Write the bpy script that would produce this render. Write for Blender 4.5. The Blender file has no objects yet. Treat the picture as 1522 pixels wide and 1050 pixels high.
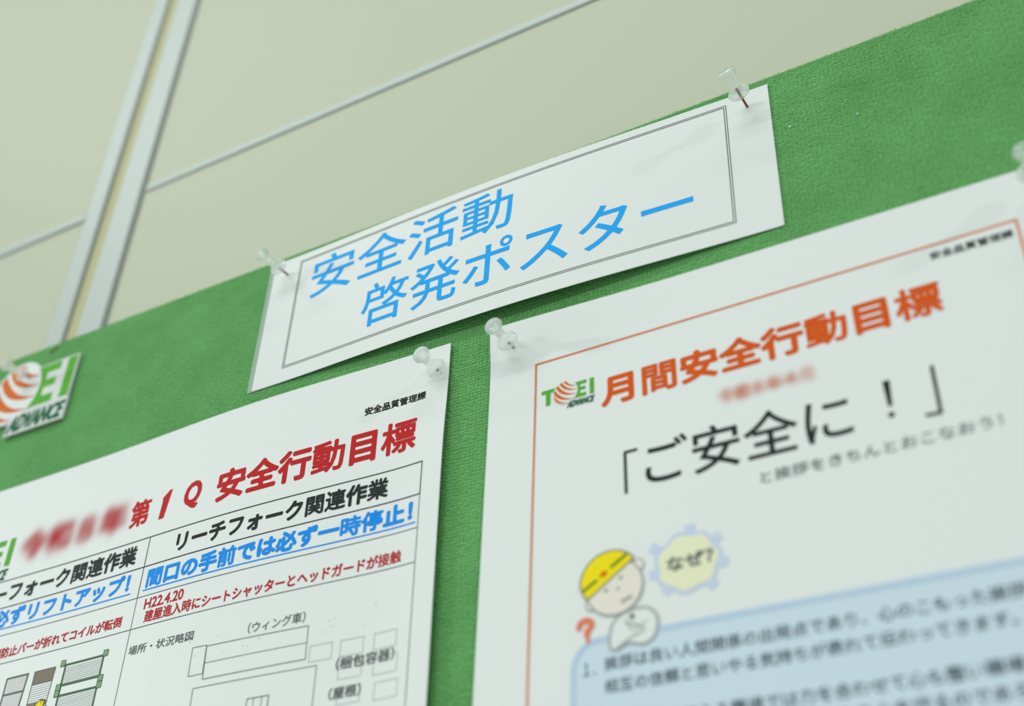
import bpy, bmesh, math, random
import numpy as np
from mathutils import Vector, Matrix

SC = bpy.context.scene
COL = SC.collection
rnd = random.Random(7)
BOARD_Z = 1.75          # height above the floor of the board-plane origin (m)
MM = 0.001

# ------------------------------------------------------------------ camera
cam_data = bpy.data.cameras.new('camera')
cam_data.sensor_fit = 'HORIZONTAL'
cam_data.sensor_width = 36.0
cam_data.lens = 1760.0 / 1522.0 * 36.0
cam_data.clip_start = 0.01
cam_data.clip_end = 50
cam_data.dof.use_dof = True
cam_data.dof.focus_distance = 0.582
cam_data.dof.aperture_fstop = 4.2
cam = bpy.data.objects.new('camera', cam_data)
COL.objects.link(cam)
Xc = Vector((0.86731283, -0.25663154, -0.42650757))    # board right, seen from the lens
Yc = Vector((0.03847905, -0.81971665, 0.57147526))     # board up
Zc = Vector((-0.49627393, -0.51205943, -0.70107583))   # board normal
def lens_to_world(v):
    return Vector((v.dot(Xc), -v.dot(Zc), v.dot(Yc)))
r_ = lens_to_world(Vector((1, 0, 0)))
u_ = lens_to_world(Vector((0, -1, 0)))
b_ = lens_to_world(Vector((0, 0, -1)))
m = Matrix((r_, u_, b_)).transposed().to_4x4()
m.translation = Vector((0.23622, -0.38829, BOARD_Z - 0.31651))
cam.matrix_world = m
SC.camera = cam

# ------------------------------------------------------------------ light
SC.view_settings.view_transform = 'Standard'
SC.view_settings.look = 'None'
SC.view_settings.exposure = 0.14
SC.view_settings.gamma = 1.0
SC.view_settings.use_curve_mapping = False
world = bpy.data.worlds.new('room_air')
SC.world = world
world.use_nodes = True
wb = world.node_tree.nodes['Background']
wb.inputs['Color'].default_value = (0.90, 1.0, 0.97, 1)
wb.inputs['Strength'].default_value = 0.34
def tube(name, loc, length, power, rot=0.0, width=0.10):
    l = bpy.data.lights.new(name, 'AREA')
    l.shape = 'RECTANGLE'
    l.size = length
    l.size_y = width
    l.energy = power
    l.color = (0.90, 1.0, 0.955)
    o = bpy.data.objects.new(name, l)
    COL.objects.link(o)
    o.location = loc
    o.rotation_euler = (0, 0, rot)
    return o
tube('ceiling_tube_right', (4.1, -1.55, BOARD_Z + 1.60), 0.6, 84.0)
tube('ceiling_tube_middle', (-0.7, -1.35, BOARD_Z + 2.30), 4.2, 38.0)
tube('ceiling_tube_left', (-4.2, -1.85, BOARD_Z + 1.10), 1.2, 185.0)
tube('fill_light_room', (-1.2, -3.2, BOARD_Z + 1.75), 2.4, 70.0)  # added fill light deeper in the room, not a known fixture

# ------------------------------------------------------------------ materials
def lin(c):
    c = c / 255.0
    return c / 12.92 if c <= 0.04045 else ((c + 0.055) / 1.055) ** 2.4
PAPER_SEEN = [lin(x) for x in (219, 231, 226)]
PAPER_ALB = 0.82
def albedo(rgb):
    return tuple(min(0.95, lin(x) / p * PAPER_ALB) for x, p in zip(rgb, PAPER_SEEN)) + (1,)
def pbsdf(name, color, rough=0.5, spec=0.3, **kw):
    mt = bpy.data.materials.new(name)
    mt.use_nodes = True
    b = mt.node_tree.nodes['Principled BSDF']
    b.inputs['Base Color'].default_value = color
    b.inputs['Roughness'].default_value = rough
    b.inputs['Specular IOR Level'].default_value = spec
    for k, v in kw.items():
        b.inputs[k].default_value = v
    return mt
def N(mt, kind, **kw):
    n = mt.node_tree.nodes.new(kind)
    for k, v in kw.items():
        setattr(n, k, v)
    return n
def L(mt, a, b):
    mt.node_tree.links.new(a, b)

M_PAPER = pbsdf('white_paper', (PAPER_ALB, PAPER_ALB, PAPER_ALB, 1), 0.55, 0.25)
M_LAM = pbsdf('laminated_paper', (PAPER_ALB * .985, PAPER_ALB * .985, PAPER_ALB * .975, 1), 0.30, 0.35)
def ink(name, rgb):
    return pbsdf('ink_' + name, albedo(rgb), 0.6, 0.12)
I_SKY = ink('sky_blue', (20, 166, 244))
I_LINE = ink('dark_line', (52, 60, 58))
I_GREYLINE = ink('grey_line', (84, 94, 92))
I_PALELINE = ink('pale_line', (140, 152, 148))
I_RED = ink('red', (184, 28, 30))
I_DRED = ink('dark_red', (178, 36, 44))
I_BLACK = ink('black', (34, 40, 40))
I_BLUE = ink('blue', (10, 142, 232))
I_ORANGE = ink('orange', (208, 86, 0))
I_ORANGELINE = ink('orange_line', (214, 118, 40))
I_GREEN = ink('logo_green', (84, 170, 48))
I_DGREEN = ink('logo_dark_green', (24, 104, 66))
I_GLOBE = ink('logo_orange', (208, 106, 34))
I_WHITE = ink('white', (219, 231, 226))
I_BOX = ink('pale_blue', (196, 221, 229))
I_BOXLINE = ink('soft_blue', (178, 207, 226))
I_TEXT = ink('grey_text', (66, 84, 92))
I_SUB = ink('soft_grey_text', (92, 104, 104))
I_YELLOW = ink('helmet_yellow', (236, 222, 14))
I_CREAM = ink('skin_cream', (224, 226, 210))
I_BUBBLE = ink('bubble_yellow', (224, 233, 196))
I_BUBBLELINE = ink('bubble_blue', (192, 212, 230))
I_STRIPE = ink('helmet_green', (70, 130, 40))
I_QM = ink('question_orange', (222, 130, 92))
I_OUT = ink('outline_grey', (158, 168, 164))
I_RACK = ink('rack_green', (122, 166, 122))
I_RACKD = ink('rack_dark_green', (74, 104, 78))
I_BROWN = ink('load_brown', (122, 118, 104))
I_LGREY = ink('light_grey', (200, 206, 204))
I_MGREY = ink('mid_grey', (98, 106, 102))
I_FAINT = ink('faint_line', (170, 182, 180))

def blur_material(name, rgb):
    mt = bpy.data.materials.new(name)
    mt.use_nodes = True
    mt.node_tree.nodes.clear()
    out = N(mt, 'ShaderNodeOutputMaterial')
    mix = N(mt, 'ShaderNodeMixShader')
    tr = N(mt, 'ShaderNodeBsdfTransparent')
    df = N(mt, 'ShaderNodeBsdfDiffuse')
    df.inputs['Color'].default_value = albedo(rgb)
    at = N(mt, 'ShaderNodeAttribute', attribute_name='ink')
    L(mt, at.outputs['Fac'], mix.inputs['Fac'])
    L(mt, tr.outputs[0], mix.inputs[1])
    L(mt, df.outputs[0], mix.inputs[2])
    L(mt, mix.outputs[0], out.inputs['Surface'])
    return mt

def fabric_material():
    mt = bpy.data.materials.new('green_felt_fabric')
    mt.use_nodes = True
    b = mt.node_tree.nodes['Principled BSDF']
    b.inputs['Roughness'].default_value = 0.95
    b.inputs['Specular IOR Level'].default_value = 0.05
    b.inputs['Sheen Weight'].default_value = 0.30
    b.inputs['Sheen Roughness'].default_value = 0.45
    b.inputs['Sheen Tint'].default_value = (0.55, 0.9, 0.5, 1)
    tc = N(mt, 'ShaderNodeTexCoord')
    # knitted ribs running across, broken into short vertical tufts
    mp1 = N(mt, 'ShaderNodeMapping')
    mp1.inputs['Scale'].default_value = (1300, 1300, 520)
    L(mt, tc.outputs['Object'], mp1.inputs['Vector'])
    tuft = N(mt, 'ShaderNodeTexNoise')
    tuft.inputs['Scale'].default_value = 1.0
    tuft.inputs['Detail'].default_value = 3.0
    L(mt, mp1.outputs[0], tuft.inputs['Vector'])
    mp2 = N(mt, 'ShaderNodeMapping')
    mp2.inputs['Scale'].default_value = (480, 480, 590)
    L(mt, tc.outputs['Object'], mp2.inputs['Vector'])
    wav = N(mt, 'ShaderNodeTexVoronoi', voronoi_dimensions='3D', feature='SMOOTH_F1')
    wav.inputs['Scale'].default_value = 1.0
    wav.inputs['Randomness'].default_value = 0.35
    wav.inputs['Smoothness'].default_value = 0.15
    L(mt, mp2.outputs[0], wav.inputs['Vector'])
    mp3 = N(mt, 'ShaderNodeMapping')
    mp3.inputs['Scale'].default_value = (2600, 2600, 900)
    L(mt, tc.outputs['Object'], mp3.inputs['Vector'])
    hair = N(mt, 'ShaderNodeTexNoise')
    hair.inputs['Scale'].default_value = 1.0
    hair.inputs['Detail'].default_value = 2.0
    L(mt, mp3.outputs[0], hair.inputs['Vector'])
    big = N(mt, 'ShaderNodeTexNoise')
    big.inputs['Scale'].default_value = 42.0
    big.inputs['Detail'].default_value = 4.0
    L(mt, tc.outputs['Object'], big.inputs['Vector'])
    a0 = N(mt, 'ShaderNodeMath', operation='MULTIPLY_ADD')
    a0.inputs[1].default_value = -1.25
    L(mt, wav.outputs['Distance'], a0.inputs[0])
    L(mt, tuft.outputs['Fac'], a0.inputs[2])
    a1 = N(mt, 'ShaderNodeMath', operation='MULTIPLY_ADD')
    a1.inputs[1].default_value = 0.55
    L(mt, hair.outputs['Fac'], a1.inputs[0])
    L(mt, a0.outputs[0], a1.inputs[2])
    bump = N(mt, 'ShaderNodeBump')
    bump.inputs['Strength'].default_value = 1.0
    bump.inputs['Distance'].default_value = 0.0010
    L(mt, a1.outputs[0], bump.inputs['Height'])
    L(mt, bump.outputs[0], b.inputs['Normal'])
    # yarn colour: flecked greens
    ramp = N(mt, 'ShaderNodeValToRGB')
    ramp.color_ramp.elements[0].position = 0.33
    ramp.color_ramp.elements[0].color = FAB_DARK
    ramp.color_ramp.elements[1].position = 0.66
    ramp.color_ramp.elements[1].color = FAB_LIGHT
    mx = N(mt, 'ShaderNodeMix', data_type='FLOAT')
    mx.inputs[0].default_value = 0.30
    L(mt, hair.outputs['Fac'], mx.inputs[2])
    L(mt, big.outputs['Fac'], mx.inputs[3])
    L(mt, mx.outputs[0], ramp.inputs['Fac'])
    L(mt, ramp.outputs['Color'], b.inputs['Base Color'])
    return mt
FAB_DARK = (0.102, 0.328, 0.095, 1)
FAB_LIGHT = (0.200, 0.525, 0.178, 1)
M_FABRIC = fabric_material()
M_FIBRE = pbsdf('green_fibre', (0.15, 0.46, 0.14, 1), 0.9, 0.1)

def wall_material():
    mt = pbsdf('cream_wall_panel', (0.57, 0.585, 0.44, 1), 0.45, 0.3)
    b = mt.node_tree.nodes['Principled BSDF']
    tc = N(mt, 'ShaderNodeTexCoord')
    no = N(mt, 'ShaderNodeTexNoise')
    no.inputs['Scale'].default_value = 3.0
    no.inputs['Detail'].default_value = 3.0
    L(mt, tc.outputs['Object'], no.inputs['Vector'])
    rp = N(mt, 'ShaderNodeValToRGB')
    rp.color_ramp.elements[0].color = (0.545, 0.548, 0.418, 1)
    rp.color_ramp.elements[1].color = (0.575, 0.573, 0.442, 1)
    L(mt, no.outputs['Fac'], rp.inputs['Fac'])
    L(mt, rp.outputs['Color'], b.inputs['Base Color'])
    return mt
M_WALL = wall_material()
M_ALU = pbsdf('painted_aluminium', (0.535, 0.565, 0.548, 1), 0.38, 0.5)
M_CHANNEL = pbsdf('yellowed_channel', (0.52, 0.485, 0.27, 1), 0.5, 0.3)
M_GAP_SHADE = pbsdf('gap_shade', (0.30, 0.32, 0.30, 1), 0.8, 0.1)  # dark colour paints in the shade inside the joint gaps
M_CORE = pbsdf('board_core', (0.35, 0.30, 0.2, 1), 0.8, 0.1)
M_PLATE = pbsdf('white_acrylic', (PAPER_ALB * .92,) * 3 + (1,), 0.22, 0.5)
M_STAIN = pbsdf('rust_stain', (0.13, 0.075, 0.03, 1), 0.8, 0.1)
M_LINT = pbsdf('lint', (0.75, 0.85, 0.9, 1), 0.9, 0.1)
M_STEEL = pbsdf('pin_steel', (0.16, 0.13, 0.12, 1), 0.35, 0.5, Metallic=0.6)
M_RUST = pbsdf('rusty_steel', (0.26, 0.085, 0.035, 1), 0.55, 0.3, Metallic=0.2)

def clear_plastic():
    mt = bpy.data.materials.new('clear_plastic')
    mt.use_nodes = True
    b = mt.node_tree.nodes['Principled BSDF']
    b.inputs['Base Color'].default_value = (0.97, 0.985, 0.975, 1)
    b.inputs['Roughness'].default_value = 0.04
    b.inputs['IOR'].default_value = 1.42
    b.inputs['Transmission Weight'].default_value = 1.0
    out = mt.node_tree.nodes['Material Output']
    b.inputs['Roughness'].default_value = 0.05
    tr = N(mt, 'ShaderNodeBsdfTransparent')
    tr.inputs['Color'].default_value = (0.97, 0.99, 0.98, 1)
    cloud = N(mt, 'ShaderNodeBsdfTranslucent')
    cloud.inputs['Color'].default_value = (0.97, 0.98, 0.97, 1)
    df = N(mt, 'ShaderNodeBsdfDiffuse')
    df.inputs['Color'].default_value = (0.97, 0.98, 0.97, 1)
    m0 = N(mt, 'ShaderNodeMixShader')
    L(mt, cloud.outputs[0], m0.inputs[1])
    L(mt, df.outputs[0], m0.inputs[2])
    m1 = N(mt, 'ShaderNodeMixShader')
    m1.inputs['Fac'].default_value = 0.55
    L(mt, m0.outputs[0], m1.inputs[1])
    L(mt, tr.outputs[0], m1.inputs[2])
    mix = N(mt, 'ShaderNodeMixShader')
    mix.inputs['Fac'].default_value = 0.56
    L(mt, b.outputs[0], mix.inputs[1])
    L(mt, m1.outputs[0], mix.inputs[2])
    L(mt, mix.outputs[0], out.inputs['Surface'])
    return mt
M_CLEAR = clear_plastic()

def film_material():
    mt = bpy.data.materials.new('laminating_film')
    mt.use_nodes = True
    b = mt.node_tree.nodes['Principled BSDF']
    b.inputs['Base Color'].default_value = (0.62, 0.70, 0.64, 1)
    b.inputs['Roughness'].default_value = 0.2
    out = mt.node_tree.nodes['Material Output']
    tr = N(mt, 'ShaderNodeBsdfTransparent')
    mix = N(mt, 'ShaderNodeMixShader')
    mix.inputs['Fac'].default_value = 0.55
    L(mt, b.outputs[0], mix.inputs[1])
    L(mt, tr.outputs[0], mix.inputs[2])
    L(mt, mix.outputs[0], out.inputs['Surface'])
    return mt
M_FILM = film_material()

# ------------------------------------------------------------------ object helpers
def link_mesh(name, me, mat, parent=None):
    o = bpy.data.objects.new(name, me)
    COL.objects.link(o)
    if mat is not None:
        me.materials.append(mat)
    if parent is not None:
        o.parent = parent
    return o
def obj_bm(name, bm, mat, parent=None, smooth=False):
    me = bpy.data.meshes.new(name)
    bmesh.ops.recalc_face_normals(bm, faces=bm.faces[:])
    bm.to_mesh(me)
    bm.free()
    if smooth:
        for p in me.polygons:
            p.use_smooth = True
    return link_mesh(name, me, mat, parent)
def thing(name, label, cat, loc, group=None):
    o = bpy.data.objects.new(name, None)
    o.empty_display_size = 0.02
    COL.objects.link(o)
    o.location = loc
    o['label'] = label
    o['category'] = cat
    if group:
        o['group'] = group
    return o
def box(bm, x0, x1, y0, y1, z0, z1, bevel=0.0):
    r = bmesh.ops.create_cube(bm, size=1.0)
    for v in r['verts']:
        v.co = Vector(((x0 + x1) / 2 + v.co.x * (x1 - x0), (y0 + y1) / 2 + v.co.y * (y1 - y0), (z0 + z1) / 2 + v.co.z * (z1 - z0)))
    if bevel:
        es = list({e for v in r['verts'] for e in v.link_edges})
        bmesh.ops.bevel(bm, geom=es, offset=bevel, segments=2, affect='EDGES', profile=0.5)

# ------------------------------------------------------------------ curved sheets of paper
class Sheet:
    """Local (u, v) millimetres on a paper -> world metres; lift(x, y) is how far the paper stands off the board."""
    def __init__(self, pivot, rot, lift):
        self.p, self.r, self.lift = pivot, math.radians(rot), lift
    def map(self, uv, off=0.0):
        u = np.asarray(uv, dtype=float)
        c, s = math.cos(self.r), math.sin(self.r)
        x = self.p[0] + u[:, 0] * c - u[:, 1] * s
        y = self.p[1] + u[:, 0] * s + u[:, 1] * c
        h = self.lift(x, y) + off
        return np.stack([x * MM, -h * MM, BOARD_Z + y * MM], axis=1)
def lift_sign(x, y):
    w = np.where(x < -5, 150.0, 140.0)
    c = np.clip((x + 5) / w, -1, 1)
    return 0.6 + (3.4 + 1.4 * (113 - y) / 88) * np.cos(math.pi / 2 * c) ** 1.5
def lift_left(x, y):
    edge = 2.2 * np.exp(-((x + 28) / 20) ** 2) / (1 + np.exp((y + 22) / 9))
    return 1.2 + 4.3 * np.exp(-((x + 155) / 85) ** 2) + edge
def lift_right(x, y):
    return 0.9 + 3.2 * np.exp(-((x + 10) / 60) ** 2) / (1 + np.exp(-(y - 2) / 6))
S_SIGN = Sheet((0, 0), 0.0, lift_sign)
S_LEFT = Sheet((-34, 15.5), 1.3, lift_left)
S_RIGHT = Sheet((-10.5, 14.5), 0.2, lift_right)

def sheet_paper(name, sh, u0, u1, v0, v1, mat, parent, step=2.5, thick=0.22):
    nu = max(2, int((u1 - u0) / step) + 1)
    nv = max(2, int((v1 - v0) / step) + 1)
    uu, vv = np.meshgrid(np.linspace(u0, u1, nu), np.linspace(v0, v1, nv))
    uv = np.stack([uu.ravel(), vv.ravel()], axis=1)
    front = sh.map(uv, 0.0)
    back = sh.map(uv, -thick)
    n = nu * nv
    faces = []
    for j in range(nv - 1):
        for i in range(nu - 1):
            a = j * nu + i
            faces.append((a, a + 1, a + 1 + nu, a + nu))
            faces.append((n + a + nu, n + a + 1 + nu, n + a + 1, n + a))
    rim = [i for i in range(nu)] + [j * nu + nu - 1 for j in range(1, nv)] + [(nv - 1) * nu + i for i in range(nu - 2, -1, -1)] + [j * nu for j in range(nv - 2, 0, -1)]
    q = len(rim)
    for k in range(q):
        k2 = (k + 1) % q
        faces.append((2 * n + k, 2 * n + q + k, 2 * n + q + k2, 2 * n + k2))
    me = bpy.data.meshes.new(name)
    me.from_pydata(np.concatenate([front, back, front[rim], back[rim]]).tolist(), [], faces)
    me.update()
    o = link_mesh(name, me, mat, None)
    attach(o, parent)
    for p in me.polygons:
        p.use_smooth = len(p.vertices) == 4 and p.index < 2 * (nu - 1) * (nv - 1)
    return o
def attach(o, parent):
    """parent o keeping its vertices where they are in the world"""
    if parent is None:
        return
    off = Vector(parent.location)
    q = parent.parent
    while q is not None:
        off += Vector(q.location)
        q = q.parent
    o.data.transform(Matrix.Translation(-off))
    o.parent = parent

def cut_grid(verts, faces, du, dv):
    """split long faces so flat print follows the bend of the paper"""
    bm = bmesh.new()
    vs = [bm.verts.new((x, y, 0)) for x, y in verts]
    for f in faces:
        try:
            bm.faces.new([vs[i] for i in f])
        except ValueError:
            pass
    xs = [v[0] for v in verts]
    ys = [v[1] for v in verts]
    for ax, lo, hi, d in ((0, min(xs), max(xs), du), (1, min(ys), max(ys), dv)):
        k = math.floor(lo / d) + 1
        while k * d < hi:
            co = (k * d, 0, 0) if ax == 0 else (0, k * d, 0)
            no = (1, 0, 0) if ax == 0 else (0, 1, 0)
            bmesh.ops.bisect_plane(bm, geom=bm.verts[:] + bm.edges[:] + bm.faces[:], plane_co=co, plane_no=no, dist=1e-5)
            k += 1
    bm.verts.index_update()
    V = np.array([(v.co.x, v.co.y) for v in bm.verts])
    F = [tuple(v.index for v in f.verts) for f in bm.faces]
    bm.free()
    return V, F

def printed(name, sh, shapes, mat, parent, layer=0, label=None, cut=True):
    """shapes: list of (verts2d, faces) in sheet millimetres -> one printed mesh lying on the sheet"""
    V, F, base, lev = [], [], 0, []
    for k, (v, f) in enumerate(shapes):
        lev += [k] * len(v)
        V.extend([tuple(p) for p in v])
        F.extend([tuple(i + base for i in q) for q in f])
        base += len(v)
    if cut:
        # every piece lies a few microns above the one before it, like ink over ink
        V, F, lev = [], [], []
        for k, (v, f) in enumerate(shapes):
            v2, f2 = cut_grid(v, f, 4.0, 20.0)
            F.extend([tuple(i + len(V) for i in q) for q in f2])
            V.extend([tuple(p) for p in v2])
            lev += [k] * len(v2)
    V = np.array(V)
    P = sh.map(V, 0.08 + 0.065 * layer + 0.004 * (np.array(lev) % 15))
    me = bpy.data.meshes.new(name)
    me.from_pydata(P.tolist(), [], F)
    me.update()
    o = link_mesh(name, me, mat, None)
    attach(o, parent)
    if label:
        o['label'] = label
    return o

GLYPH = {}
def glyphs(body):
    if body in GLYPH:
        return GLYPH[body]
    cu = bpy.data.curves.new('lettering', 'FONT')
    cu.body = body
    cu.size = 1.0
    cu.resolution_u = 3
    o = bpy.data.objects.new('lettering', cu)
    COL.objects.link(o)
    dg = bpy.context.evaluated_depsgraph_get()
    ev = o.evaluated_get(dg)
    me = ev.to_mesh()
    V = np.array([(v.co.x, v.co.y) for v in me.vertices])
    F = [tuple(p.vertices) for p in me.polygons]
    ev.to_mesh_clear()
    bpy.data.objects.remove(o)
    bpy.data.curves.remove(cu)
    GLYPH[body] = (V, F)
    return GLYPH[body]

DENSE = set('動標第関連業時停建屋進接触質課管理間前標語題転倒場況梱容器啓発')
def text_shapes(body, u0, u1, v0, v1, fat=0.0, rot=0.0, slant=0.0, ring=8):
    """ink of body fitted in the box u0..u1, v0..v1; fat thickens the strokes by that many mm"""
    if all(ord(ch) > 0x2E00 for ch in body):       # full width signs: one em each, set one by one
        units = []
        for i, ch in enumerate(body):
            V, F = glyphs(ch)
            units.append((V + np.array([i * 1.0, 0.0]), F, fat * (0.72 if ch in DENSE else 1.0)))
    else:
        V, F = glyphs(body)
        units = [(V, F, fat)]
    A = np.concatenate([q[0] for q in units])
    lo, hi = A.min(0), A.max(0)
    W, H = (u1 - u0) - 2 * fat, (v1 - v0) - 2 * fat
    c, s = math.cos(math.radians(rot)), math.sin(math.radians(rot))
    out = []
    for V, F, ft in units:
        P = (V - lo) / (hi - lo)
        x = P[:, 0] * (W - slant * H) + slant * P[:, 1] * H
        y = P[:, 1] * H
        Q = np.stack([u0 + fat + x * c - y * s, v0 + fat + x * s + y * c], axis=1)
        Q, F = cut_grid(Q.tolist(), F, 3.0, 20.0)
        out.append((Q, F))
        if ft > 0:
            for k in range(ring):
                a = 2 * math.pi * k / ring
                out.append((Q + np.array([math.cos(a), math.sin(a)]) * ft, F))
    return out
def text(name, sh, body, u0, u1, v0, v1, mat, parent, fat=0.0, rot=0.0, slant=0.0, layer=0, label=None, ring=8):
    return printed(name, sh, text_shapes(body, u0, u1, v0, v1, fat, rot, slant, ring), mat, parent, layer, label, cut=False)

def stroke(pts, w, closed=False, caps=True):
    """a line of width w through pts, with round joints"""
    out = []
    n = len(pts)
    segs = [(pts[i], pts[(i + 1) % n]) for i in range(n if closed else n - 1)]
    for (a, b) in segs:
        dx, dy = b[0] - a[0], b[1] - a[1]
        l = math.hypot(dx, dy) or 1e-9
        nx, ny = -dy / l * w / 2, dx / l * w / 2
        out.append(([(a[0] + nx, a[1] + ny), (a[0] - nx, a[1] - ny), (b[0] - nx, b[1] - ny), (b[0] + nx, b[1] + ny)], [(0, 1, 2, 3)]))
    if caps:
        for p in pts:
            out.append(disc(p[0], p[1], w / 2, w / 2, 8))
    return out
def disc(cx, cy, rx, ry, n=32, rot=0.0):
    c, s = math.cos(rot), math.sin(rot)
    v = []
    for k in range(n):
        a = 2 * math.pi * k / n
        x, y = rx * math.cos(a), ry * math.sin(a)
        v.append((cx + x * c - y * s, cy + x * s + y * c))
    return (v, [tuple(range(n))])
def poly(pts):
    bm = bmesh.new()
    f = bm.faces.new([bm.verts.new((x, y, 0)) for x, y in pts])
    bmesh.ops.triangulate(bm, faces=[f])
    bm.verts.index_update()
    F = [tuple(v.index for v in q.verts) for q in bm.faces]
    bm.free()
    return (list(pts), F)
def quad(u0, u1, v0, v1):
    return ([(u0, v0), (u1, v0), (u1, v1), (u0, v1)], [(0, 1, 2, 3)])
def smooth_path(pts, closed=True, sub=6):
    """Catmull-Rom through pts"""
    n = len(pts)
    out = []
    for i in range(n if closed else n - 1):
        g = (lambda k: pts[k % n]) if closed else (lambda k: pts[max(0, min(n - 1, k))])
        p0, p1, p2, p3 = g(i - 1), g(i), g(i + 1), g(i + 2)
        for t in range(sub):
            t /= sub
            q = []
            for d in (0, 1):
                q.append(0.5 * (2 * p1[d] + (p2[d] - p0[d]) * t + (2 * p0[d] - 5 * p1[d] + 4 * p2[d] - p3[d]) * t * t + (3 * p1[d] - p0[d] - 3 * p2[d] + p3[d]) * t ** 3))
            out.append(tuple(q))
    if not closed:
        out.append(pts[-1])
    return out

def blurred_text(name, sh, body, u0, u1, v0, v1, rgb, parent, blur, strength, fat, rot=0.0, label=None):
    """print with an added redaction blur: ink density kept on a fine grid of points"""
    V, F = glyphs(body)
    lo, hi = V.min(0), V.max(0)
    pad = blur * 2.6
    cell = 0.4
    nx, ny = int((u1 - u0 + 2 * pad) / cell) + 1, int((v1 - v0 + 2 * pad) / cell) + 1
    gx, gy = np.meshgrid(u0 - pad + np.arange(nx) * cell, v0 - pad + np.arange(ny) * cell)
    c, s = math.cos(math.radians(rot)), math.sin(math.radians(rot))
    P = (V - lo) / (hi - lo) * np.array([u1 - u0, v1 - v0]) + np.array([u0, v0])
    den = np.zeros((ny, nx))
    for f in F:
        T = P[list(f)]
        for k in range(1, len(T) - 1):
            a, b, d = T[0], T[k], T[k + 1]
            den_ = (b[1] - d[1]) * (a[0] - d[0]) + (d[0] - b[0]) * (a[1] - d[1])
            if abs(den_) < 1e-12:
                continue
            i0 = max(0, int((min(a[0], b[0], d[0]) - fat - gx[0, 0]) / cell)); i1 = min(nx, int((max(a[0], b[0], d[0]) + fat - gx[0, 0]) / cell) + 2)
            j0 = max(0, int((min(a[1], b[1], d[1]) - fat - gy[0, 0]) / cell)); j1 = min(ny, int((max(a[1], b[1], d[1]) + fat - gy[0, 0]) / cell) + 2)
            X, Y = gx[j0:j1, i0:i1], gy[j0:j1, i0:i1]
            l1 = ((b[1] - d[1]) * (X - d[0]) + (d[0] - b[0]) * (Y - d[1])) / den_
            l2 = ((d[1] - a[1]) * (X - d[0]) + (a[0] - d[0]) * (Y - d[1])) / den_
            e = 0.12
            den[j0:j1, i0:i1] = np.maximum(den[j0:j1, i0:i1], ((l1 >= -e) & (l2 >= -e) & (l1 + l2 <= 1 + e)).astype(float))
    r = int(blur * 2.6 / cell)
    ker = np.exp(-0.5 * (np.arange(-r, r + 1) * cell / blur) ** 2)
    ker /= ker.sum()
    den = np.apply_along_axis(lambda q: np.convolve(q, ker, 'same'), 1, den)
    den = np.apply_along_axis(lambda q: np.convolve(q, ker, 'same'), 0, den)
    den = np.clip(den * strength, 0, 1)
    den[:, :2] = 0; den[:, -2:] = 0; den[:2, :] = 0; den[-2:, :] = 0
    dx, dy = gx - u0, gy - v0
    uv = np.stack([(u0 + dx * c - dy * s).ravel(), (v0 + dx * s + dy * c).ravel()], axis=1)
    faces = [(j * nx + i, j * nx + i + 1, (j + 1) * nx + i + 1, (j + 1) * nx + i) for j in range(ny - 1) for i in range(nx - 1)]
    me = bpy.data.meshes.new(name)
    me.from_pydata(sh.map(uv, 0.07).tolist(), [], faces)
    at = me.attributes.new('ink', 'FLOAT', 'POINT')
    at.data.foreach_set('value', den.ravel().astype(np.float32))
    me.update()
    o = link_mesh(name, me, blur_material('smeared_' + name, rgb), None)
    attach(o, parent)
    if label:
        o['label'] = label
    return o

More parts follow.
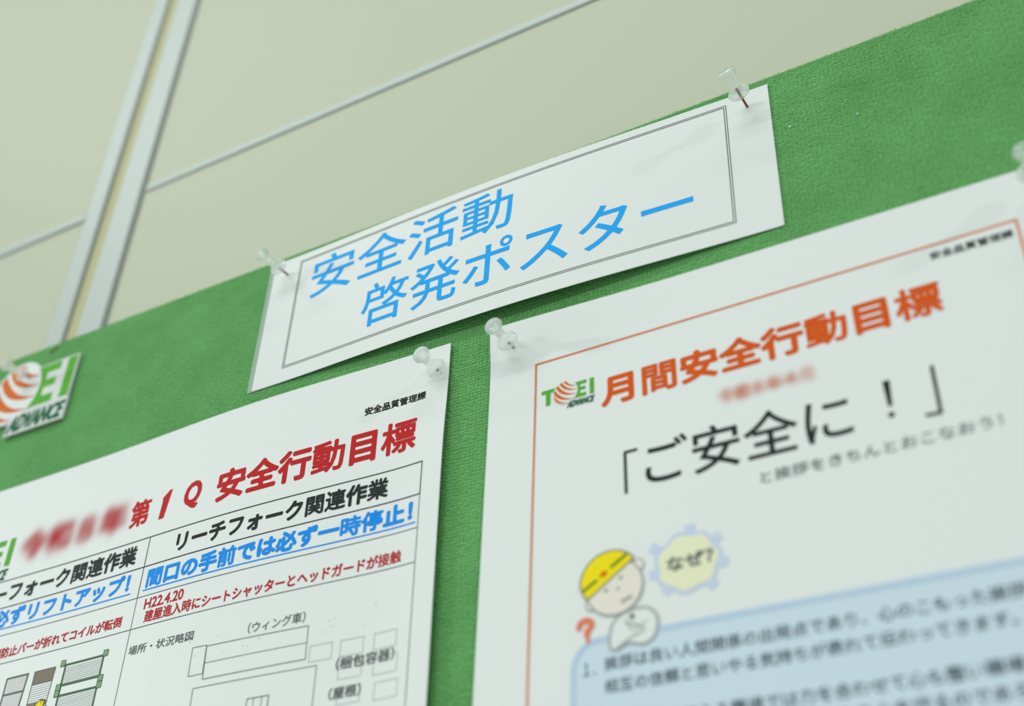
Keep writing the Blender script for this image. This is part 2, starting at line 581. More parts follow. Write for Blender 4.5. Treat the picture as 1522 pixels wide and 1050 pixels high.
# ------------------------------------------------------------------ the company logo (unit: mm of the small print; x from the T, y from the letter baseline)
def logo_parts(x0, y0, k, rot=0.0):
    c, s = math.cos(math.radians(rot)), math.sin(math.radians(rot))
    def P(pts):
        return [(x0 + (x * c - y * s) * k, y0 + (x * s + y * c) * k) for x, y in pts]
    H = 8.2
    T_ = [P([(0, H), (0, H - 1.9), (2.3, H - 1.9), (2.3, 0), (4.5, 0), (4.5, H - 1.9), (9, H - 1.9), (9, H)])]
    E_ = [P([(16.4, 0), (16.4, H), (22.4, H), (22.4, H - 1.7), (19.3, H - 1.7), (19.3, 5.0), (21.9, 5.0), (21.9, 3.4), (19.3, 3.4), (19.3, 1.7), (22.2, 1.7), (22.2, 0)])]
    I_ = [P([(24.0, 0), (24.0, H), (26.1, H), (26.1, 0)])]
    green = [poly(q) for q in T_ + E_ + I_]
    gc = (12.0, 4.3)
    R = 5.85
    back = [(P(disc(gc[0], gc[1], R + 0.3, R + 0.3, 40)[0]), [tuple(range(40))])]
    # swept bands of the globe: crescents bounded by arcs tilted down to the right
    bands = []
    for (a0, a1, w) in ((-0.86, -0.52, .9), (-0.42, -0.06, 1.0), (0.06, 0.36, 1.0), (0.46, 0.68, .9), (0.76, 0.90, .8)):
        top, bot = [], []
        for t in range(17):
            q = -1 + 2 * t / 16
            def arc(a, q):
                half = math.sqrt(max(0, 1 - a * a))
                xx = q * half
                yy = a - 0.30 * (1 - q * q) * half
                return xx, yy
            taper = 1 - 0.9 * min(1.0, max(0.0, (q + 0.4) / 1.4)) ** 1.2
            mid = (a0 + a1) / 2
            hw = (a1 - a0) / 2 * 0.88 * taper
            top.append(arc(mid + hw, q))
            bot.append(arc(mid - hw, q))
        ring = top + bot[::-1]
        tc, ts = math.cos(math.radians(-32)), math.sin(math.radians(-32))
        ring = [(x * tc - y * ts, x * ts + y * tc) for x, y in ring]
        # keep inside the ball
        ring = [((x / max(1, math.hypot(x, y))), (y / max(1, math.hypot(x, y)))) for x, y in ring]
        n = 17
        Vv = P([(gc[0] + x * R, gc[1] + y * R) for x, y in ring])
        bands.append((Vv, [(i, i + 1, 2 * n - 2 - i, 2 * n - 1 - i) for i in range(n - 1)]))
    V, F = glyphs('ADVANCE')
    lo, hi = V.min(0), V.max(0)
    A = (V - lo) / (hi - lo)
    Hh, Ww = 3.0, 13.6
    A = [(12.9 + q[0] * (Ww - 1.0) + q[1] * 0.8, -4.1 + q[1] * Hh) for q in A]
    adv = []
    for k8 in range(9):
        r = 0 if k8 == 8 else 0.17
        a = k8 * math.pi / 4
        adv.append((P([(x + r * math.cos(a), y + r * math.sin(a)) for x, y in A]), F))
    return green, back, bands, adv
def print_logo(sh, x0, y0, k, rot, parent):
    g, bk, bd, ad = logo_parts(x0, y0, k, rot)
    lg = printed('company_logo', sh, g, I_GREEN, parent, 1, 'green logo letters reading TOEI')
    printed('globe_disc', sh, bk, I_WHITE, lg, 2)
    printed('globe_band', sh, bd, I_GLOBE, lg, 3, 'orange swept bands of the globe')
    printed('logo_word', sh, ad, I_DGREEN, lg, 2, 'small dark green word ADVANCE')
    return lg

# ================================================================== THE SETTING
WY = 0.012                                     # face of the wall panels behind the board face
def wz(v):
    return BOARD_Z + v * MM
wall = bmesh.new()
GX0, GX1 = -0.3730, -0.3173                    # the vertical joint between two panels
for (x0, x1) in ((-1.70, GX0 + 0.004), (GX1, 1.90)):
    seam = wz(244.5) if x0 < -1 else wz(248.3)
    box(wall, x0, x1, WY, WY + 0.03, 0.0, seam - 0.0008)
    box(wall, x0, x1, WY, WY + 0.03, seam + 0.0008, 4.2)
box(wall, -1.70, 1.90, WY + 0.031, WY + 0.10, 0.0, 4.2)
o = obj_bm('wall_back', wall, M_WALL)
o['kind'] = 'structure'
floor_bm = bmesh.new()
box(floor_bm, -1.70, 1.90, -3.2, WY + 0.10, -0.05, 0.0)
M_FLOOR = pbsdf('grey_vinyl', (0.34, 0.36, 0.33, 1), 0.5, 0.3)
o = obj_bm('floor', floor_bm, M_FLOOR)
o['kind'] = 'structure'

def trim(name, mat, boxes, bevel):
    bm = bmesh.new()
    for b in boxes:
        box(bm, *b, bevel=bevel)
    o = obj_bm(name, bm, mat)
    o['kind'] = 'structure'
    return o
trim('trim_1', M_ALU, [(-0.3715, -0.3560, WY - 0.0030, WY + 0.02, 0.0, 4.2)], 0.0008)
trim('trim_2', M_ALU, [(-0.3420, -0.3195, WY - 0.0030, WY + 0.02, 0.0, 4.2)], 0.0008)
trim('trim_3', M_CHANNEL, [(-0.3545, -0.3420, WY - 0.0005, WY + 0.02, 0.0, 4.2)], 0.0003)
trim('gap_shade_strip', M_GAP_SHADE, [(-0.3560, -0.3544, WY + 0.004, WY + 0.03, 0.0, 4.2), (-0.3195, -0.3172, WY + 0.003, WY + 0.03, 0.0, 4.2)], 0.0)  # recessed strips in the joint gaps, gap shadow put into their colour
trim('trim_5', M_ALU, [(-0.3165, 1.90, WY - 0.0014, WY + 0.01, wz(244.6), wz(251.0))], 0.0012)
trim('trim_6', M_ALU, [(-1.70, -0.3735, WY - 0.0018, WY + 0.01, wz(241.0), wz(248.0))], 0.0014)

# ================================================================== THE BOARD
board = thing('notice_board', 'green felt covered notice board fixed to the cream panel wall', 'notice board', (0.0, WY, wz(117.5)))
bm = bmesh.new()
box(bm, -0.90, 1.00, 0.0, WY - 0.0004, wz(-780), wz(117.5), bevel=0.0012)
bf = obj_bm('felt_face', bm, M_FABRIC)
bf.data.transform(Matrix.Translation((0, 0, -wz(117.5))))
bf.data.transform(Matrix.Rotation(math.radians(-0.33), 4, 'Y'))
bf.data.transform(Matrix.Translation((0, -WY, 0)))
bf.parent = board
for p in bf.data.polygons:
    p.use_smooth = False
# loose felt fibres along the face
nf = 26000
V, F = [], []
slope = math.tan(math.radians(0.33))
for i in range(nf):
    x = rnd.uniform(-0.46, 0.27)
    top = wz(117.5) + x * slope
    if i % 18 == 0:
        z = top - abs(rnd.gauss(0, 0.0008))
    else:
        z = rnd.uniform(wz(-185), top)
    a = rnd.gauss(math.pi / 2, 0.55)
    l = rnd.uniform(0.0007, 0.0018)
    w = 0.00008
    dx, dz = math.cos(a) * l, math.sin(a) * l
    if rnd.random() < 0.5:
        dx, dz = -dx, -dz
    nx, nz = -math.sin(a) * w, math.cos(a) * w
    y0, y1 = 0.0001, -rnd.uniform(0.0002, 0.0003 if z > top - 0.0025 else 0.0009)
    if z + dz > top + 0.00015:
        dz = top + 0.00015 - z
    b = len(V)
    V += [(x - nx, y0, z - nz), (x + nx, y0, z + nz), (x + dx * .6 + nx * .8, y1 * .8, z + dz * .6 + nz * .8), (x + dx * .6 - nx * .8, y1 * .8, z + dz * .6 - nz * .8), (x + dx, y1, z + dz)]
    F += [(b, b + 1, b + 2, b + 3), (b + 3, b + 2, b + 4)]
me = bpy.data.meshes.new('felt_fuzz')
me.from_pydata(V, [], F)
me.update()
fz = link_mesh('felt_fuzz', me, M_FIBRE)
attach(fz, board)
fz['kind'] = 'stuff'
# a small brown mark near the top edge
bm = bmesh.new()
vs = [bm.verts.new(((-345.5 + dx) * MM, -0.00025, wz(110.3 + dy))) for dx, dy in ((-4.2, -1.6), (-2.0, -1.9), (0.5, -.6), (3.8, .3), (4.4, 1.4), (1.5, 1.2), (-1.5, .6), (-3.6, -.2))]
f = bm.faces.new(vs)
r = bmesh.ops.extrude_face_region(bm, geom=[f])
for v in [g for g in r['geom'] if isinstance(g, bmesh.types.BMVert)]:
    v.co.y += 0.0004
st = obj_bm('stain', bm, M_STAIN)
attach(st, board)
st['label'] = 'small rusty brown mark'

# ================================================================== THE TITLE SIGN
sign = thing('paper_sign', 'long laminated white sign with sky blue lettering pinned along the top of the green board', 'sign', (-0.014, -0.0006, wz(25)))
sheet_paper('paper_sheet', S_SIGN, -162.4, 134.6, 25.0, 113.0, M_LAM, sign)
fl = sheet_paper('laminate_margin', S_SIGN, -165.6, -162.4, 24.6, 113.0, M_FILM, sign)
fl['label'] = 'clear greyish film margin'
lines = []
for d in (0.0, 1.05):
    u0, u1, v0, v1 = -143.0 + d, 113.6 - d, 34.2 + d, 108.2 - d
    lines += stroke([(u0, v0), (u1, v0), (u1, v1), (u0, v1)], 0.36, closed=True)
printed('border_line', S_SIGN, lines, I_LINE, sign, 0, 'thin dark double line border')
def glyph_row(name, sh, items, v0, v1, mat, parent, fat, label, layer=0):
    """a line of lettering, each sign given its own place: (sign, u0, u1, v0, v1)"""
    shp = []
    for it in items:
        shp += text_shapes(it[0], it[1], it[2], it[3] if len(it) > 3 else v0, it[4] if len(it) > 4 else v1, fat)
    return printed(name, sh, shp, mat, parent, layer, label, cut=False)
text('printed_text', S_SIGN, '安全活動', -132.4, -1.2, 76.4, 105.0, I_SKY, sign, 0.20, label='sky blue upper line of the sign')
text('printed_text', S_SIGN, '啓発ポスター', -92.3, 94.6, 41.4, 70.2, I_SKY, sign, 0.20, label='sky blue lower line of the sign')

# ================================================================== THE LEFT POSTER
pl = thing('poster', 'wide white poster with red headline and ruled table, pinned below the sign at left', 'poster', (-0.216, -0.0012, wz(-247)), 'safety posters on the green board')
SL = S_LEFT
sheet_paper('paper_sheet', SL, -364.0, 0.0, -257.0, 0.0, M_PAPER, pl, step=3.0)
text('printed_text', SL, '安全品質管理課', -47.2, -12.0, -29.0, -24.2, I_BLACK, pl, 0.20, label='small black department name')
text('headline_text', SL, '安全行動目標', -135.6, -15.6, -55.9, -37.2, I_RED, pl, 0.72, label='bold red headline')
text('headline_text', SL, '第', -197.6, -182.6, -55.2, -38.6, I_RED, pl, 0.75, label='bold red headline sign')
printed('headline_text', SL, [poly([(-174.9, -54.9), (-171.0, -54.9), (-168.2, -38.4), (-170.2, -38.4), (-174.6, -42.4), (-174.0, -44.6), (-172.6, -43.8)])], I_RED, pl, 0, 'bold red numeral one')
text('headline_text', SL, 'Q', -159.2, -145.6, -54.6, -38.0, I_RED, pl, 0.75, slant=0.10, label='bold red letter Q')
blurred_text('smeared_text', SL, '令和８年', -283.0, -201.5, -54.0, -37.0, (188, 40, 44), pl, 2.7, 1.25, 0.8, label='red year text blurred out')
print_logo(SL, -345.0, -54.0, 2.1, 0.0, pl)
tl = []
UR, UM, UL = -10.9, -177.7, -344.5
for v, w in ((-64.0, 0.65), (-80.9, 0.65)):
    tl += stroke([(UL, v), (UR, v)], w)
printed('table_line', SL, tl + stroke([(UR, -64.0), (UR, -80.9)], .55) + stroke([(UM, -64.0), (UM, -97.8)], .5), I_LINE, pl, 0, 'black table rules')
tl = []
for v in (-97.8, -114.5, -247.0):
    tl += stroke([(UL, v), (UR, v)], 0.44)
tl += stroke([(UR, -80.9), (UR + .8, -247)], .36) + stroke([(UM, -97.8), (UM, -247)], .36) + stroke([(UL, -64), (UL, -247)], .36)
printed('table_line', SL, tl, I_GREYLINE, pl, 0, 'thin grey table rules')
text('printed_text', SL, 'リーチフォーク関連作業', -157.2, -29.0, -77.9, -66.6, I_BLACK, pl, 0.50, label='bold black column heading')
p_ = 49.3 / 4
text('printed_text', SL, 'カウンターフォーク関連作業', -185.1 - p_ * 13 + .3, -185.1, -77.9, -66.4, I_BLACK, pl, 0.50, label='bold black column heading')
text('printed_text', SL, '間口の手前では必ず一時停止！', -173.8, -14.2, -93.7, -82.8, I_BLUE, pl, 0.58, label='bold blue warning')
text('printed_text', SL, '必ずリフトアップ！', -289.5, -185.9, -92.9, -82.2, I_BLUE, pl, 0.55, label='bold blue warning')
printed('underline', SL, stroke([(-174.7, -94.5), (-12.6, -94.9)], 0.75) + stroke([(-305, -93.6), (-184.0, -94.2)], 0.75), I_BLUE, pl, 0, 'blue underline')
text('printed_text', SL, '転倒防止バーが折れてコイルが転倒', -288.3, -185.6, -111.5, -105.4, I_DRED, pl, 0.22, label='dark red line of text')
text('printed_text', SL, 'H22.4.20', -171.4, -144.8, -105.4, -99.6, I_DRED, pl, 0.20, label='dark red date')
text('printed_text', SL, '建屋進入時にシートシャッターとヘッドガードが接触', -169.6, -18.6, -112.8, -106.2, I_DRED, pl, 0.22, label='dark red line of text')
text('printed_text', SL, '場所・状況略図', -175.6, -132.8, -128.4, -123.6, I_GREYLINE, pl, 0.06, label='grey caption')
# site sketch
sk = []
sk += stroke([(-131.8, -132.5), (-123.2, -132.7), (-122.8, -146.4), (-131.5, -146.3)], .36, True)
sk += stroke([(-123.0, -133.2), (-65.3, -133.6), (-64.8, -149.1), (-122.2, -149.1)], .36, True)
sk += stroke([(-122.5, -141.4), (-65.1, -141.5)], .32)
sk += stroke([(-127.0, -152.7), (-58.3, -152.9), (-58.0, -205), (-126.0, -205)], .34, True)
sk += stroke([(-93.9, -162.5), (-82.1, -162.5), (-82.1, -178), (-93.9, -178)], .42, True)
sk += stroke([(-90.2, -162.5), (-90.2, -178)], .30) + stroke([(-85.8, -162.5), (-85.8, -178)], .30)
site = printed('site_sketch', SL, sk, I_GREYLINE, pl, 0, 'thin line drawing of a truck and building')
for (u0, u1, v0, v1) in ((-62.9, -51.2, -150.8, -143.5), (-46.8, -34.9, -150.9, -143.7), (-46.6, -34.7, -161.0, -153.4), (-29.4, -17.8, -150.8, -143.6), (-28.7, -16.6, -161.9, -154.0), (-27.2, -15.5, -172.8, -165.4), (-46.0, -34.4, -172.0, -164.4)):
    printed('container_outline', SL, stroke([(u0, v0), (u1, v0), (u1, v1), (u0, v1)], .34, True), I_FAINT, site, 0)
text('printed_text', SL, '（ウィング車）', -99.6, -67.6, -131.6, -126.2, I_GREYLINE, pl, 0.05, label='grey caption in brackets')
text('printed_text', SL, '（梱包容器）', -48.2, -18.2, -157.0, -151.2, I_GREYLINE, pl, 0.14, label='grey caption in brackets')
text('printed_text', SL, '（屋根）', -50.3, -34.0, -169.6, -164.2, I_GREYLINE, pl, 0.14, label='grey caption in brackets')
sp = []
for (x, y) in ((-117, -129.5), (-134.5, -129.5), (-57, -138), (-54.5, -133.0), (-51, -132.5), (-53, -136), (-36, -138.5), (-31, -129), (-30, -130.5), (-101, -137), (-98.5, -137.3), (-136.5, -135.5), (-129.5, -136.8), (-92.5, -134.8), (-112, -137.5)):
    sp.append(disc(x, y, .28, .22, 8))
printed('ink_speck', SL, sp, I_PALELINE, pl, 0, 'stray photocopier specks')['kind'] = 'stuff'
# accident drawing in the left column
dr = printed('rack_drawing', SL, stroke([(-264.3, -124.2), (-248.4, -124.1), (-250.2, -150), (-264.3, -150)], 1.0, True) + stroke([(-263.9, -133.0), (-249.6, -132.9)], 1.0), I_MGREY, pl, 1, 'grey and green drawing of storage racks')
printed('rack_panel', SL, [quad(-263.6, -249.4, -149.6, -124.8)], I_LGREY, dr, 0)
printed('stacked_load', SL, [poly([(-243.4, -124.0), (-228.1, -124.0), (-228.7, -131.0), (-243.0, -131.0)]), quad(-243.1, -229.2, -143.2, -140.6)], I_BROWN, dr, 0, 'brown load')
printed('load_outline', SL, stroke([(-243.4, -124.0), (-228.1, -124.0), (-229.2, -152), (-243.2, -152)], .45, True) + stroke([(-243.0, -131.0), (-228.8, -131.0)], .4), I_MGREY, dr, 1)
ln = []
for k in range(7):
    ln += stroke([(-242.8, -132.4 - 1.2 * k), (-229.1, -132.4 - 1.2 * k)], .22)
for k in range(9):
    ln += stroke([(-219.9, -126.2 - .98 * k), (-194.2, -126.2 - .98 * k)], .22)
for k in range(10):
    ln += stroke([(-219.8, -142.0 - 1.0 * k), (-194.4, -142.0 - 1.0 * k)], .22)
printed('shelf_line', SL, ln, I_PALELINE, dr, 0, 'fine grey shelf lines')
g = []
for (u0, u1, v0, v1) in ((-220.9, -193.6, -125.0, -123.9), (-220.9, -193.4, -135.6, -134.4), (-220.9, -193.4, -141.0, -139.8)):
    g += [quad(u0, u1, v0, v1)]
for u in (-221.3, -193.9):
    g += [quad(u, u + 1.2, -156, -124.4)]
printed('rack_beam', SL, g, I_RACKD, dr, 1, 'dark green rack beams and posts')
for (u, v) in ((-224.4, -124.8), (-193.7, -125.0), (-223.9, -137.3), (-193.6, -137.7), (-223.9, -140.5), (-193.6, -141.0)):
    jt = printed('rack_joint', SL, [quad(u, u + 3.2, v, v + 3.1)], I_RACK, dr, 2, 'light green rack joint')
    printed('joint_outline', SL, stroke([(u, v), (u + 3.2, v), (u + 3.2, v + 3.1), (u, v + 3.1)], .28, True), I_RACKD, dr, 3)
star = []
for k in range(16):
    a = math.pi * 2 * k / 16 + .2
    rr = (4.6 if k % 2 == 0 else 1.9)
    star.append((-232.5 + rr * math.cos(a), -145.0 + rr * math.sin(a)))
so = [(-232.5 + (x + 232.5) * 1.16, -145 + (y + 145) * 1.16) for x, y in star]
printed('impact_star', SL, [poly(so)], I_MGREY, dr, 3)
printed('impact_star', SL, [poly(star)], I_YELLOW, dr, 4, 'yellow impact star')

# ================================================================== THE RIGHT POSTER
pr = thing('poster', 'tall white poster with orange border and orange headline, pinned below the sign at right', 'poster', (0.118, -0.0009, wz(-345)), 'safety posters on the green board')
SR = S_RIGHT
sheet_paper('paper_sheet', SR, 0.0, 257.0, -362.0, 0.0, M_PAPER, pr, step=3.0)
bl = []
for d in (0.0, 0.6):
    bl += stroke([(24.0 + d, -26.0 - d), (234.0 - d, -23.2 - d), (233.5 - d, -340 + d), (24.4 + d, -340 + d)], 0.42, True)
printed('border_line', SR, bl, I_ORANGELINE, pr, 0, 'thin orange border')
print_logo(SR, 27.5, -50.1, 1.0, 0.6, pr)
text('headline_text', SR, '月間安全行動目標', 57.0, 201.9, -59.0, -43.0, I_ORANGE, pr, 0.66, rot=1.0, label='bold orange headline')
text('printed_text', SR, '安全品質管理課', 200.4, 231.6, -31.2, -27.2, I_BLACK, pr, 0.10, label='small black department name')
blurred_text('smeared_text', SR, '令和８年４月', 110.0, 148.8, -72.0, -65.6, (206, 104, 40), pr, 1.35, 0.95, 0.4, rot=1.4, label='orange date text blurred out')
text('printed_text', SR, 'ご安全に', 76.6, 161.4, -101.8, -81.0, I_BLACK, pr, 0.22, rot=0.7, label='large black slogan')
printed('bracket_mark', SR, stroke([(72.7, -83.4), (67.6, -83.5), (67.8, -102.3)], 1.45), I_BLACK, pr, 0, 'tall black opening bracket')
printed('bracket_mark', SR, stroke([(192.9, -79.1), (192.9, -99.2), (188.0, -98.9)], 1.45), I_BLACK, pr, 0, 'tall black closing bracket')
printed('exclamation_mark', SR, [poly([(174.3, -80.2), (177.1, -80.2), (176.6, -91.6), (175.0, -91.6)]), disc(175.7, -95.3, 1.25, 1.25, 14)], I_BLACK, pr, 0, 'large black exclamation mark')
text('printed_text', SR, 'と挨拶をきちんとおこなおう！', 124.0, 212.6, -111.9, -106.6, I_SUB, pr, 0.05, rot=1.2, label='grey line below the slogan')
# blue advice box
cor = []
bu0, bu1, bt, bb = 44.2, 219.0, -162.4, -330.0
rr = 11.0
for (cx, cy, a0) in ((bu0 + rr, bt - rr, 180), (bu1 - rr, bt + 2.0 - rr, 90), (bu1 - rr, bb + rr, 0), (bu0 + rr, bb + rr, -90)):
    for k in range(9):
        a = math.radians(a0 - 90 * k / 8)
        cor.append((cx + rr * math.cos(a), cy + rr * math.sin(a)))
bx = printed('advice_box', SR, [poly(cor)], I_BOX, pr, 0, 'pale blue rounded box')
printed('box_outline', SR, stroke(cor, 2.3, True), I_BOXLINE, bx, 1)
tx = text('printed_text', SR, '挨拶は良い人間関係の出発点であり、心のこもった挨拶', 57.3, 208.2, -175.0, -169.6, I_TEXT, bx, 0.07, rot=0.9, layer=1, label='grey text in the blue box', ring=4)
text('printed_text', SR, '相互の信頼と思いやる気持ちが表れて伝わってきます。', 57.3, 203.5, -183.7, -178.3, I_TEXT, bx, 0.07, rot=0.8, layer=1, ring=4)
text('printed_text', SR, '１．', 48.6, 53.6, -175.8, -170.8, I_TEXT, bx, 0.06, layer=1, ring=4)
text('printed_text', SR, '２．', 48.6, 53.6, -199.2, -194.2, I_TEXT, bx, 0.06, layer=1, ring=4)
text('printed_text', SR, '明るい声で伝える職場では力を合わせて心も整い職場も', 57.3, 208.2, -198.6, -193.2, I_TEXT, bx, 0.07, rot=0.75, layer=1, ring=4)
text('printed_text', SR, '互いを大切に思い安全な作業となり心を守るのであろう', 57.3, 208.2, -206.6, -201.2, I_TEXT, bx, 0.07, rot=0.6, layer=1, ring=4)
# thinking worker
fig = printed('worker_drawing', SR, [poly(smooth_path([(64.2, -154.3), (60.9, -157.4), (59.7, -162.3), (60.0, -166.4), (62.4, -167.6), (67.5, -165.6), (73.2, -166.9), (77.5, -165.2), (79.2, -161.6), (79.3, -157.0), (76.5, -153.5), (72.5, -152.5), (68.5, -152.9)]))], I_WHITE, pr, 3, 'cartoon worker in a yellow helmet, thinking')
body_line = smooth_path([(64.2, -154.3), (60.9, -157.4), (59.7, -162.3), (60.0, -166.4), (62.4, -167.6), (67.5, -165.6), (73.2, -166.9), (77.5, -165.2), (79.2, -161.6), (79.3, -157.0), (76.5, -153.5), (72.5, -152.5), (68.5, -152.9)])
printed('figure_outline', SR, stroke(body_line, .9, True) + stroke(smooth_path([(62.6, -167.0), (68.5, -163.6), (73.8, -161.4), (71.0, -159.0), (66.6, -157.6)], False), .7) + stroke(smooth_path([(66.2, -156.4), (69.5, -160.6), (75.0, -158.2)], False), .5), I_OUT, fig, 4)
printed('ear', SR, [disc(51.9, -147.6, 2.3, 2.6, 20), disc(72.2, -134.9, 2.3, 2.6, 20)], I_CREAM, fig, 3)
printed('ear_outline', SR, stroke(disc(51.9, -147.6, 2.3, 2.6, 20)[0], .5, True) + stroke(disc(72.2, -134.9, 2.3, 2.6, 20)[0], .5, True), I_OUT, fig, 3)
hd = printed('head', SR, [disc(62.0, -142.2, 12.0, 11.4, 40)], I_CREAM, fig, 5, 'cream round face')
printed('figure_outline', SR, stroke(disc(62.0, -142.2, 12.0, 11.4, 40)[0], .65, True), I_OUT, fig, 6)
printed('face_feature', SR, [disc(64.8, -138.8, 1.0, .7, 14, .4), disc(58.4, -143.0, 1.0, .7, 14, .4), disc(63.6, -143.2, .8, .6, 14)] + stroke([(65.2, -148.8), (69.0, -147.4)], 1.3), I_OUT, fig, 7, 'soft grey eyes, nose and mouth')
printed('necktie', SR, [disc(69.2, -155.4, 1.0, 1.1, 14)], I_MGREY, fig, 7)
hel = [(50.4, -145.6), (48.4, -142.6), (47.4, -138.2), (49.4, -132.4), (54.2, -128.2), (60.4, -126.7), (65.4, -127.6), (69.4, -130.2), (70.2, -131.8)]
hp = smooth_path(hel, False)
hm = printed('helmet', SR, [poly(hp)], I_YELLOW, fig, 7, 'yellow safety helmet')
printed('helmet_outline', SR, stroke(hp, .6, True), I_BROWN, hm, 7)
printed('helmet_stripe', SR, stroke([(48.4, -141.8), (54.3, -138.3)], 1.1) + stroke([(60.9, -133.6), (67.4, -129.6)], 1.1), I_STRIPE, hm, 9, 'dark green helmet stripe')
printed('helmet_mark', SR, stroke([(56.4, -136.7), (58.6, -135.4)], 1.2) + stroke([(57.1, -135.2), (58.0, -136.9)], .8), I_ORANGE, hm, 9, 'small red mark')
bub, bo = [], []
for k in range(48):
    a = 2 * math.pi * k / 48
    w = 1 + 0.05 * math.cos(7 * a - .6)
    bub.append((92.6 + 12.0 * w * math.cos(a), -137.6 + 11.0 * w * math.sin(a)))
    bo.append((92.6 + 13.7 * w * math.cos(a), -137.6 + 12.6 * w * math.sin(a)))
spk = [poly(bo)]
for (x, y, a) in ((94.2, -123.6, 90), (105.2, -129.8, 40), (107.2, -140.4, -8), (102.2, -148.6, -52), (83.6, -147.8, 232), (78.0, -140.2, 190), (78.8, -129.2, 142)):
    c, s = math.cos(math.radians(a)), math.sin(math.radians(a))
    spk.append(([(x + p * c - q * s, y + p * s + q * c) for p, q in ((-3, -2.0), (1.3, -2.0), (1.3, 2.0), (-3, 2.0))], [(0, 1, 2, 3)]))
bb_ = printed('thought_bubble', SR, spk, I_BUBBLELINE, pr, 1, 'soft blue spiky thought bubble')
printed('bubble_fill', SR, [poly(bub)], I_BUBBLE, bb_, 2, 'pale yellow inside')
text('printed_text', SR, 'なぜ？', 84.2, 103.4, -140.6, -134.6, I_SUB, bb_, 0.22, rot=3.0, layer=3)
printed('question_mark', SR, stroke(smooth_path([(46.6, -156.4), (47.4, -154.4), (49.8, -153.8), (52.0, -154.9), (51.6, -157.0), (50.0, -158.4), (50.2, -160.0)], False), 2.4) + [disc(50.6, -162.3, 1.0, 1.0, 14)], I_QM, pr, 3, 'orange question mark')

# ================================================================== LOGO PLATE
plate = thing('logo_plate', 'white cut out logo plate with orange globe pinned at left end of the board', 'sign', (-0.365, -0.0010, wz(52)))
PX, PY, PK, PR = -411.6, 65.3, 3.68, 0.6
g, bk, bd, ad = logo_parts(PX, PY, PK, PR)
def plate_pts(pts):
    c, s = math.cos(math.radians(PR)), math.sin(math.radians(PR))
    return [(PX + (x * c - y * s) * PK, PY + (x * s + y * c) * PK) for x, y in pts]
bm = bmesh.new()
def slab(pts, y0, y1):
    a = [bm.verts.new((x * MM, -y0 * MM, wz(z))) for x, z in pts]
    b = [bm.verts.new((x * MM, -y1 * MM, wz(z))) for x, z in pts]
    bm.faces.new(b)
    bm.faces.new(a[::-1])
    n = len(pts)
    for i in range(n):
        bm.faces.new((a[i], a[(i + 1) % n], b[(i + 1) % n], b[i]))
slab(plate_pts([(12, -.6), (26.3, -.6), (26.3, 8.45), (12, 8.45)]), 0.9, 2.6)
slab(plate_pts([(12.3, -4.6), (26.4, -4.6), (26.5, -.5), (13.3, -.5)]), 0.9, 2.57)
slab(plate_pts([(-.2, 6.0), (8, 6.0), (8, 8.45), (-.2, 8.45)]), 0.9, 2.57)
slab(plate_pts([(2.0, -.2), (7.4, -.2), (7.4, 7.0), (2.0, 7.0)]), 0.9, 2.54)
slab(plate_pts(disc(12.0, 4.3, 6.4, 6.4, 40)[0]), 0.9, 2.62)
pb = obj_bm('plate_base', bm, M_PLATE)
attach(pb, plate)
S_PLATE = Sheet((0, 0), 0.0, lambda x, y: 2.6 + 0 * x)
for q, ch in zip(g, 'TEI'):
    printed('logo_letter', S_PLATE, [q], I_GREEN, plate, 0, 'green letter ' + ch)
printed('globe_disc', S_PLATE, bk, I_WHITE, plate, 1)
printed('globe_band', S_PLATE, bd, I_GLOBE, plate, 2, 'orange swept bands of the globe')
printed('logo_word', S_PLATE, ad, I_DGREEN, plate, 1, 'dark green word ADVANCE')

# ================================================================== PUSH PINS
def lathe(profile, seg=40):
    bm = bmesh.new()
    rings = []
    for (r, h) in profile:
        if r < 1e-6:
            rings.append([bm.verts.new((0, -h * MM, 0))])
        else:
            rings.append([bm.verts.new((r * MM * math.cos(2 * math.pi * k / seg), -h * MM, r * MM * math.sin(2 * math.pi * k / seg))) for k in range(seg)])
    for a, b in zip(rings[:-1], rings[1:]):
        for k in range(seg):
            k2 = (k + 1) % seg
            if len(a) == 1:
                bm.faces.new((a[0], b[k], b[k2]))
            elif len(b) == 1:
                bm.faces.new((a[k], b[0], a[k2]))
            else:
                bm.faces.new((a[k], b[k], b[k2], a[k2]))
    return bm
PROFILE = [(0, 0), (2.4, 0), (3.0, .15), (4.4, .75), (5.0, 1.2), (5.3, 1.8), (5.25, 2.3), (4.9, 2.75), (4.2, 3.2), (3.3, 3.75), (2.75, 4.4), (2.45, 5.4), (2.3, 7.0), (2.25, 9.0), (2.4, 10.6), (2.75, 11.8), (3.35, 12.7), (3.95, 13.3), (4.3, 13.9), (4.4, 14.6), (4.25, 15.2), (3.85, 15.7), (3.2, 15.95), (1.8, 16.1), (0, 16.15)]
NEEDLE = [(0, -3.0), (.45, -2.0), (.55, -1.2), (.55, 5.8), (0, 5.9)]
def make_pin(needle_mat):
    root = bpy.data.objects.new('push_pin', None)
    root.empty_display_size = .01
    COL.objects.link(root)
    h = obj_bm('handle', lathe(PROFILE), M_CLEAR, root, smooth=True)
    h['label'] = 'clear plastic pin handle'
    return root, h
proto, handle = make_pin(M_STEEL)
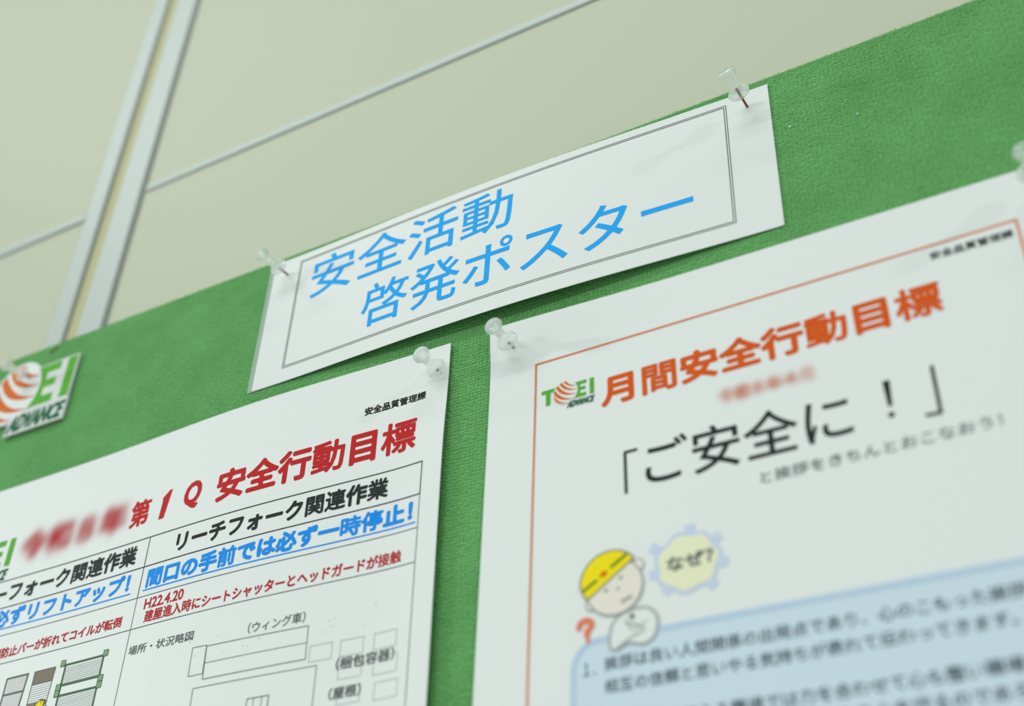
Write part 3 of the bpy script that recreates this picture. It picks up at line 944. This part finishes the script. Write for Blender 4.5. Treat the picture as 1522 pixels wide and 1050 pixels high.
# (foot x, foot y on the board in mm, stand-off of the handle, stand-off of the sheet, rusty, tilt x, tilt z, label)
PINS = [
    (124.0, 102.6, 8.2, 0.6, True, -6, -4, 'clear push pin with rusty needle at the right end of the long sign'),
    (-151.8, 101.7, 6.8, 0.6, False, 0, -3, 'clear push pin at the left end of the long sign'),
    (-39.7, 0.8, 2.6, 2.4, False, 0, 0, 'clear push pin in the top right corner of the red headline poster'),
    (2.0, 1.1, 6.0, 1.6, False, -1, 0, 'clear push pin in the top left corner of the orange bordered poster'),
    (232.9, 5.9, 6.6, 1.0, False, 0, 0, 'clear push pin in the top right corner of the orange bordered poster'),
    (-357.8, 90.8, 6.2, 2.7, False, 0, -4, 'clear push pin through the globe of the logo plate'),
]
for i, (x, y, so_, lift_, rusty, tx_, tz_, lab) in enumerate(PINS):
    if i == 0:
        root, h = proto, handle
    else:
        root = proto.copy()
        COL.objects.link(root)
        h = handle.copy()
        COL.objects.link(h)
        h.parent = root
    root.location = (x * MM, -lift_ * MM, wz(y))
    root.rotation_euler = (math.radians(tx_), 0, math.radians(tz_))
    root['label'] = lab
    root['category'] = 'push pin'
    root['group'] = 'clear push pins on the green board'
    h.location = (0, -(so_ - lift_) * MM, 0)
    nd = obj_bm('needle', lathe([(0, -7), (.45, -5.5), (.62, -4), (.55, so_ - lift_ + (5.0 if rusty else 0.6)), (0, so_ - lift_ + (5.1 if rusty else 0.7))], 14), M_RUST if rusty else M_STEEL, root, smooth=True)
    if rusty:
        nd['label'] = 'rust brown needle'

# ================================================================== LINT
for (x, y, lab) in ((142.4, 81.1, 'tiny white lint speck on the green felt just right of the long sign'), (172.7, 74.6, 'tiny pale lint speck on the green felt farther right of the long sign')):
    bm = bmesh.new()
    bmesh.ops.create_icosphere(bm, subdivisions=2, radius=0.00055 if x < 150 else 0.0004)
    for v in bm.verts:
        v.co *= 1 + rnd.uniform(-.35, .35)
        v.co.y *= .6
    o = obj_bm('lint_speck', bm, M_LINT)
    o.location = (x * MM, -0.0004, wz(y))
    o['label'] = lab
    o['category'] = 'lint'
